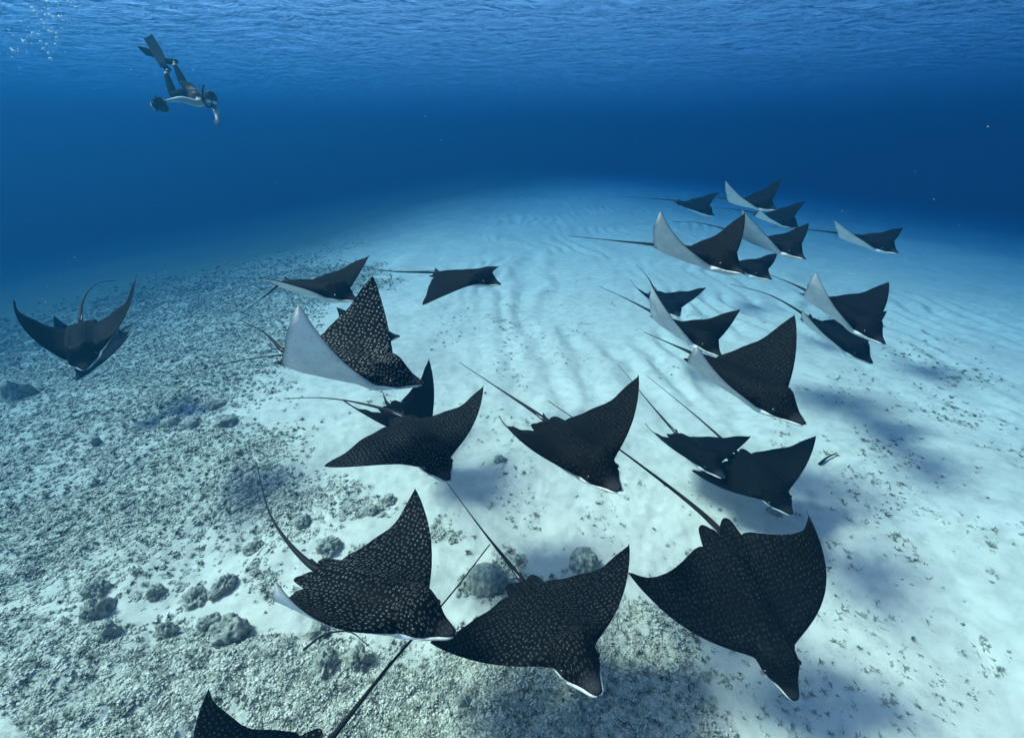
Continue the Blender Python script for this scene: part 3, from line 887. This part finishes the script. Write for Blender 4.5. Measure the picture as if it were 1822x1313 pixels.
def stick(pts2, rad, label, name='stick'):
    P = [Vector((a, b, float(terrain(np.array([a]), np.array([b]))[0]) + c)) for a, b, c in pts2]
    path = smooth_path(P, 14)
    v, f = tube(path, [rad * (1 - .7 * i / 13) for i in range(14)], 6)
    o = mesh_obj(name, v, f, M_STICK)
    return tag(o, label, 'stick')


stick([(4.86, 5.36, .02), (5.05, 5.48, .05), (5.27, 5.58, .04)], .022, 'straight dark stick lying on sand at the right, beside a wing tip')
stick([(-2.02, 2.46, .05), (-1.85, 2.58, .11), (-1.62, 2.62, .10), (-1.40, 2.50, .05)], .012, 'thin bent twig under the front left ray beside dark rocks', 'twig')

# drifting specks and bubbles
ev, ef = ico(1)
M_SPECK = plain('speck', (0.38, 0.40, 0.40), 0.8, 0.1)
n = 420
d = RNG.uniform(2.0, 13, n); ax = np.radians(RNG.uniform(-52, 52, n)); el = np.radians(RNG.uniform(-14, 16, n))
px, py, pz = d * np.sin(ax), d * np.cos(ax), 4.0 + d * np.tan(el)
ok = (pz < 7.6) & (pz > 0.8)
pts = np.stack([px, py, pz], -1)[ok]; n = len(pts)
s = RNG.uniform(.35, 1.0, n) ** 2 * .0028 * (0.6 + .14 * d[ok])
scatter('drifting_particles', 'tiny pale specks drifting in the open water', pts, np.stack([s, s * .7, s], -1), RNG.uniform(0, 6, (n, 3)), np.zeros(n, int), [source('speck', ev, ef, M_SPECK)])

t = NT('bubble')
p = t.n('BsdfPrincipled', {'Base Color': (0.9, 0.95, 1.0), 'Roughness': 0.05, 'Specular IOR Level': 0.9})
t.t.links.new(p.outputs[0], t.out.inputs['Surface'])
n = 130
u = RNG.uniform(0, 1, n)
bx = -9.75 + 1.35 * u + RNG.normal(0, .08 + .2 * (1 - u), n); by = 10.6 + RNG.normal(0, .2, n); bz = 5.7 + 1.05 * u + RNG.normal(0, .07, n)
bz = np.minimum(bz, 7.9)
s = RNG.uniform(.3, 1, n) ** 2.2 * .028
scatter('bubbles', 'trail of silvery bubbles rising at the upper left', np.stack([bx, by, bz], -1), np.stack([s * 1.3, s * 1.3, s], -1), np.zeros((n, 3)), np.zeros(n, int), [source('bubble', *ico(2), t.m)])

# ------------------------------------------------------------------ freediver
J = {k: Vector(v) for k, v in {
    'toeN': (-6.909, 10.301, 5.471), 'heelN': (-6.798, 10.266, 5.402), 'ankN': (-6.81, 10.177, 5.316), 'kneeN': (-6.635, 9.933, 4.928), 'hipN': (-6.208, 9.712, 4.934),
    'ankF': (-6.80, 10.50, 5.50), 'heelF': (-6.82, 10.57, 5.575), 'toeF': (-7.03, 10.66, 5.585), 'kneeF': (-6.56, 10.24, 5.14), 'hipF': (-6.211, 9.893, 5.026),
    'pelvis': (-6.21, 9.798, 4.97), 'belly': (-6.039, 9.645, 4.892), 'chest': (-5.85, 9.475, 4.815), 'neck': (-5.672, 9.376, 4.815), 'head': (-5.545, 9.301, 4.800),
    'shoN': (-5.776, 9.285, 4.735), 'shoF': (-5.80, 9.55, 4.84), 'elbN': (-5.955, 9.10, 4.80), 'wriN': (-6.17, 9.07, 4.775),
    'elbF': (-5.52, 9.33, 4.66), 'wriF': (-5.405, 9.10, 4.50), }.items()}
person = empty('person', J['pelvis'])
tag(person, 'freediver in dark wetsuit trousers and pale top with long black fins, holding a camera', 'person')
PV = J['pelvis']
sv, se, sr = [], [], []


def joint(p, r, parent=None):
    sv.append(p - PV); sr.append(r)
    i = len(sv) - 1
    if parent is not None: se.append((parent, i))
    return i


def limb(i, pts):
    for p, r in pts: i = joint(p, r, i)
    return i


def hand(i, wrist, d, side_v, curl_v):
    """palm, four fingers of unequal length and a thumb leaving the side of the palm"""
    d = d.normalized(); s = (side_v - d * side_v.dot(d)).normalized(); c = curl_v.normalized()
    palm = joint(wrist + d * .045, .024, i)
    knuck = joint(wrist + d * .075, .024, palm)
    for k, ln in enumerate((.068, .078, .072, .056)):
        b = wrist + d * .085 + s * (k - 1.5) * .022
        a = joint(b, .0095, knuck)
        a = joint(b + d * ln * .5 + c * .010, .0085, a)
        joint(b + d * ln * .85 + c * .034, .0075, a)
    b = wrist + d * .04 - s * .032
    a = joint(b, .011, palm)
    a = joint(b + (d * .6 - s * .6) * .035, .0095, a)
    joint(b + (d * .9 - s * .5) * .058 + c * .012, .008, a)


L = lambda a, b, t_: J[a].lerp(J[b], t_)
root_i = joint(J['pelvis'], .140)
bel = joint(J['belly'], .135, root_i)
ch = joint(J['chest'], .165, bel)
up = joint(L('chest', 'neck', .62), .125, ch)
nk = joint(J['neck'], .056, up)
FACE = Vector((.50, -.80, -.28)).normalized()
CROWN = (Vector((.25, -.10, 1.0)) - FACE * Vector((.25, -.10, 1.0)).dot(FACE)).normalized()
EARS = FACE.cross(CROWN)
HD = J['head']
hd = joint(HD, .090, nk)
joint(HD + CROWN * .06 - FACE * .01, .075, hd)
jaw = joint(HD + FACE * .045 - CROWN * .075, .050, hd)
joint(HD + FACE * .062 - CROWN * .095, .026, jaw)
for s in ('N', 'F'):
    h = joint(J['hip' + s], .118, root_i)
    h = limb(h, [(L('hip' + s, 'knee' + s, .35), .108), (L('hip' + s, 'knee' + s, .8), .082), (J['knee' + s], .076),
                 (L('knee' + s, 'ank' + s, .32), .078), (L('knee' + s, 'ank' + s, .75), .056), (J['ank' + s], .042), (J['heel' + s], .036), (J['toe' + s], .030)])
    a = joint(J['sho' + s], .078, up)
    a = limb(a, [(L('sho' + s, 'elb' + s, .45), .066), (J['elb' + s], .052), (L('elb' + s, 'wri' + s, .35), .048), (L('elb' + s, 'wri' + s, .8), .034), (J['wri' + s], .028)])
    hand(a, J['wri' + s], J['wri' + s] - J['elb' + s], Vector((.2, .3, 1)) if s == 'N' else Vector((1, .4, .3)), Vector((-.2, -.9, .1)) if s == 'N' else Vector((-.5, .2, -.6)))
me = bpy.data.meshes.new('diver_skeleton')
me.from_pydata([tuple(v) for v in sv], se, [])
tmp = bpy.data.objects.new('diver_skeleton', me)
COL.objects.link(tmp)
md = tmp.modifiers.new('skin', 'SKIN'); md.use_smooth_shade = True; md.branch_smoothing = 0.6
for i, r in enumerate(sr):
    sk = me.skin_vertices[0].data[i]
    sk.radius = (r, r); sk.use_root = (i == 0)
sb = tmp.modifiers.new('sub', 'SUBSURF'); sb.levels = 2; sb.render_levels = 2
dg = bpy.context.evaluated_depsgraph_get()
bm_me = bpy.data.meshes.new_from_object(tmp.evaluated_get(dg))
bpy.data.objects.remove(tmp)
body = bpy.data.objects.new('body', bm_me)
COL.objects.link(body); body.parent = person
M_SUIT = plain('wetsuit_black', (0.006, 0.007, 0.009), 0.9, 0.02)
M_SHIRT = plain('pale_rash_top', (0.40, 0.44, 0.44), 0.8, 0.1, 0.15, 14)
M_DSKIN = plain('diver_skin', (0.22, 0.17, 0.14), 0.6, 0.2, 0.1)
t = NT('brown_camouflage')
co = t.n('TexCoord').outputs['Object']
M_CAMO = t.surface(t.ramp(t.noise(9.0, 4, co, 0.6), [(0.45, (0.012, 0.010, 0.009)), (0.57, (0.055, 0.038, 0.028)), (0.68, (0.22, 0.16, 0.12))]), 0.85, 0.03)
bm_me.materials.clear()
for m in (M_SUIT, M_CAMO, M_SHIRT, M_DSKIN): bm_me.materials.append(m)
for p in bm_me.polygons:
    c = p.center + PV

    def near(a, b):
        ab = J[b] - J[a]; tt_ = max(0, min(1, (c - J[a]).dot(ab) / ab.length_squared))
        return (c - J[a] - ab * tt_).length
    dl = min(near('hip' + s, 'knee' + s) for s in 'NF'); dk = min(near('knee' + s, 'ank' + s) for s in 'NF')
    df = min(near('heel' + s, 'toe' + s) for s in 'NF')
    da = min(min(near('sho' + s, 'elb' + s), near('elb' + s, 'wri' + s)) for s in 'NF')
    dt = min(near('pelvis', 'chest'), near('chest', 'neck'))
    dh = near('neck', 'head') + .02
    dw = min((c - J['wri' + s] - (J['wri' + s] - J['elb' + s]).normalized() * .07).length for s in 'NF')
    m = min((dl, 0), (dk, 0), (df, 3), (da, 2), (dt, 1), (dh, 3), (dw, 3))[1]
    if m == 1 and p.normal.z < -0.25: m = 2          # pale front of the top
    if m == 0 and min((c - J['ank' + s]).length for s in 'NF') < .05: m = 3
    p.material_index = m
    p.use_smooth = True


def part(name, v, f, m, parent=person, smooth=True):
    return mesh_obj(name, v, f, m, parent, smooth)


def ell(c, ax, sub=3):
    """ellipsoid given three half axes (vectors)"""
    v, f = ico(sub)
    return [c - PV + ax[0] * p[0] + ax[1] * p[1] + ax[2] * p[2] for p in v], f


def slab(c, ax, bev=.25):
    """bevelled box given three half axes, local to the diver"""
    bm = bmesh.new(); bmesh.ops.create_cube(bm, size=2.0)
    bmesh.ops.bevel(bm, geom=bm.edges[:], offset=bev, segments=2, affect='EDGES', profile=.6)
    v = [c + ax[0] * q.co.x + ax[1] * q.co.y + ax[2] * q.co.z for q in bm.verts]
    bm.verts.index_update(); f = [[q.index for q in p.verts] for p in bm.faces]; bm.free()
    return v, f


M_HAIR = plain('dark_hair', (0.035, 0.024, 0.018), 0.7, 0.15, 0.5, 60)
v, f = ell(HD + CROWN * .045 - FACE * .030, (FACE * .100, EARS * .098, CROWN * .098))
v = [p + (p - (HD - PV)).normalized() * .012 * (random.random() - .5) for p in v]
hair = part('hair', v, f, M_HAIR)
v, f = ell(HD + CROWN * .115 + FACE * .005, (FACE * .055, EARS * .06, CROWN * .045)); mesh_obj('hair_bun', v, f, M_HAIR, hair)
M_RUBBER = plain('black_rubber', (0.006, 0.006, 0.007), 0.7, 0.05)
t = NT('mask_lens')
M_LENS = t.surface(t.mix(t.noise(40.0, 2, t.n('TexCoord').outputs['Object']), (0.45, 0.55, 0.56), (0.62, 0.70, 0.70)), 0.08, 0.6)  # pale lens colour stands in for reflected light
mc = HD + FACE * .098 - CROWN * .002
v, f = slab(mc - PV, (EARS * .084, CROWN * .048, FACE * .034), .35)
mask = part('dive_mask', v, f, M_RUBBER)
for s in (-1, 1):
    v, f = slab(mc + EARS * s * .042 + FACE * .032 - PV, (EARS * .034, CROWN * .029, FACE * .006), .3)
    mesh_obj('mask_lens', v, f, M_LENS, mask)
v, f = slab(mc + FACE * .03 - CROWN * .045 - PV, (EARS * .020, CROWN * .026, FACE * .022), .4); mesh_obj('nose_pocket', v, f, M_RUBBER, mask)
sp = [HD - PV + (FACE * math.cos(a) * .105 + EARS * math.sin(a) * .100) + CROWN * .012 for a in np.linspace(.9, 2 * math.pi - .9, 16)]
v, f = tube(sp, [.011] * 16, 6); mesh_obj('mask_strap', v, f, M_RUBBER, mask)
sn = smooth_path([HD - PV + FACE * .115 - CROWN * .085, HD - PV + FACE * .10 - CROWN * .09 + EARS * .07, HD - PV + FACE * .03 + EARS * .118 - CROWN * .03, HD - PV + EARS * .118 + CROWN * .12 - FACE * .03, Vector((-5.665, 9.40, 5.045)) - PV], 16)
v, f = tube(sn, [.018] * 16, 8); part('snorkel', v, f, M_RUBBER)

M_FIN = plain('fin_black', (0.010, 0.011, 0.014), 0.9, 0.02)


def fin(toe, heel, tip, wide, wdir):
    d = (tip - toe).normalized()
    w = (wdir - d * wdir.dot(d)).normalized(); n = d.cross(w)
    ln = (tip - toe).length
    v, f = tube([heel - PV - (toe - heel) * .15, heel.lerp(toe, .45) - PV, toe - PV + d * .03, toe - PV + d * .10], [.040, .050, .052, .040], 10)
    o = part('swim_fin', v, f, M_FIN)
    V, F_ = [], []
    st = 12
    for i in range(st + 1):
        s = i / st
        hw = wide * (.62 + .38 * min(1, s * 2.2)); bend = n * .05 * math.sin(s * math.pi * .9)
        c = toe - PV + d * ln * s + bend
        th = .010 * (1 - s) + .003
        for a, b in ((-1, -1), (1, -1), (1, 1), (-1, 1)): V.append(c + w * hw * a + n * th * b)
    for i in range(st):
        for k in range(4):
            F_.append((i * 4 + k, i * 4 + (k + 1) % 4, i * 4 + 4 + (k + 1) % 4, i * 4 + 4 + k))
    F_ += [(3, 2, 1, 0), (st * 4, st * 4 + 1, st * 4 + 2, st * 4 + 3)]
    mesh_obj('blade', V, F_, M_FIN, o, smooth=False)
    for a in (-1, 1):
        rp = [toe - PV + d * ln * s + n * (.05 * math.sin(s * math.pi * .9) + .012) + w * a * wide * (.60 + .36 * min(1, s * 2.2)) for s in np.linspace(0, .96, 9)]
        v, f = tube(rp, [.010 - .0006 * i for i in range(9)], 5); mesh_obj('rail', v, f, M_RUBBER, o)


fin(J['toeN'], J['heelN'], Vector((-7.43, 10.88, 6.05)), .098, Vector((1, .25, .45)))
fin(J['toeF'], J['heelF'], Vector((-7.78, 11.05, 5.82)), .098, Vector((.3, -1, .55)))

# camera in its housing, held in the near hand
cc = Vector((-6.33, 9.06, 4.715))
uc = empty('underwater_camera', cc)
tag(uc, 'black underwater camera housing with round port, held out behind by the freediver', 'camera')
M_HOUS = plain('housing_black', (0.010, 0.011, 0.012), 0.7, 0.08)
ax = Vector((-.78, -.45, -.32)).normalized(); upv = Vector((-.30, .05, 1)); upv = (upv - ax * upv.dot(ax)).normalized(); sdv = ax.cross(upv)


def cpart(name, v, f, m, parent=uc): return mesh_obj(name, v, f, m, parent)


v, f = slab(Vector((0, 0, 0)), (ax * .075, sdv * .105, upv * .085), .2); hb_ = cpart('housing', v, f, M_HOUS)
v, f = tube([ax * .05, ax * .085, ax * .105, ax * .125], [.062, .062, .078, .078], 20); pt = cpart('port', v, f, M_HOUS)
v, f = ico(3); v = [ax * (.118 + max(0, p[2]) * .045) + sdv * p[0] * .070 + upv * p[1] * .070 for p in v]
t = NT('port_glass')
M_PORT = t.surface(t.mix(t.noise(5.0, 1, t.n('TexCoord').outputs['Object']), (0.10, 0.13, 0.15), (0.45, 0.52, 0.55)), 0.06, 0.7)
cpart('port_glass', v, f, M_PORT, pt)
v, f = slab(upv * -.082 - ax * .005, (ax * .04, sdv * .15, upv * .010), .3); cpart('tray', v, f, M_HOUS)
for s in (-1, 1):
    v, f = tube([sdv * s * .145 + upv * z for z in (-.08, -.05, 0, .05, .075)], [.014, .019, .020, .019, .014], 10); cpart('handle', v, f, M_RUBBER)
v, f = tube(smooth_path([sdv * -.145 + upv * .075, sdv * -.10 + upv * .12, upv * .135, sdv * .10 + upv * .12, sdv * .145 + upv * .075], 14), [.010] * 14, 6); cpart('carry_grip', v, f, M_HOUS)
v, f = slab(upv * .085 - ax * .01, (ax * .03, sdv * .035, upv * .018), .3); cpart('viewfinder', v, f, M_HOUS)
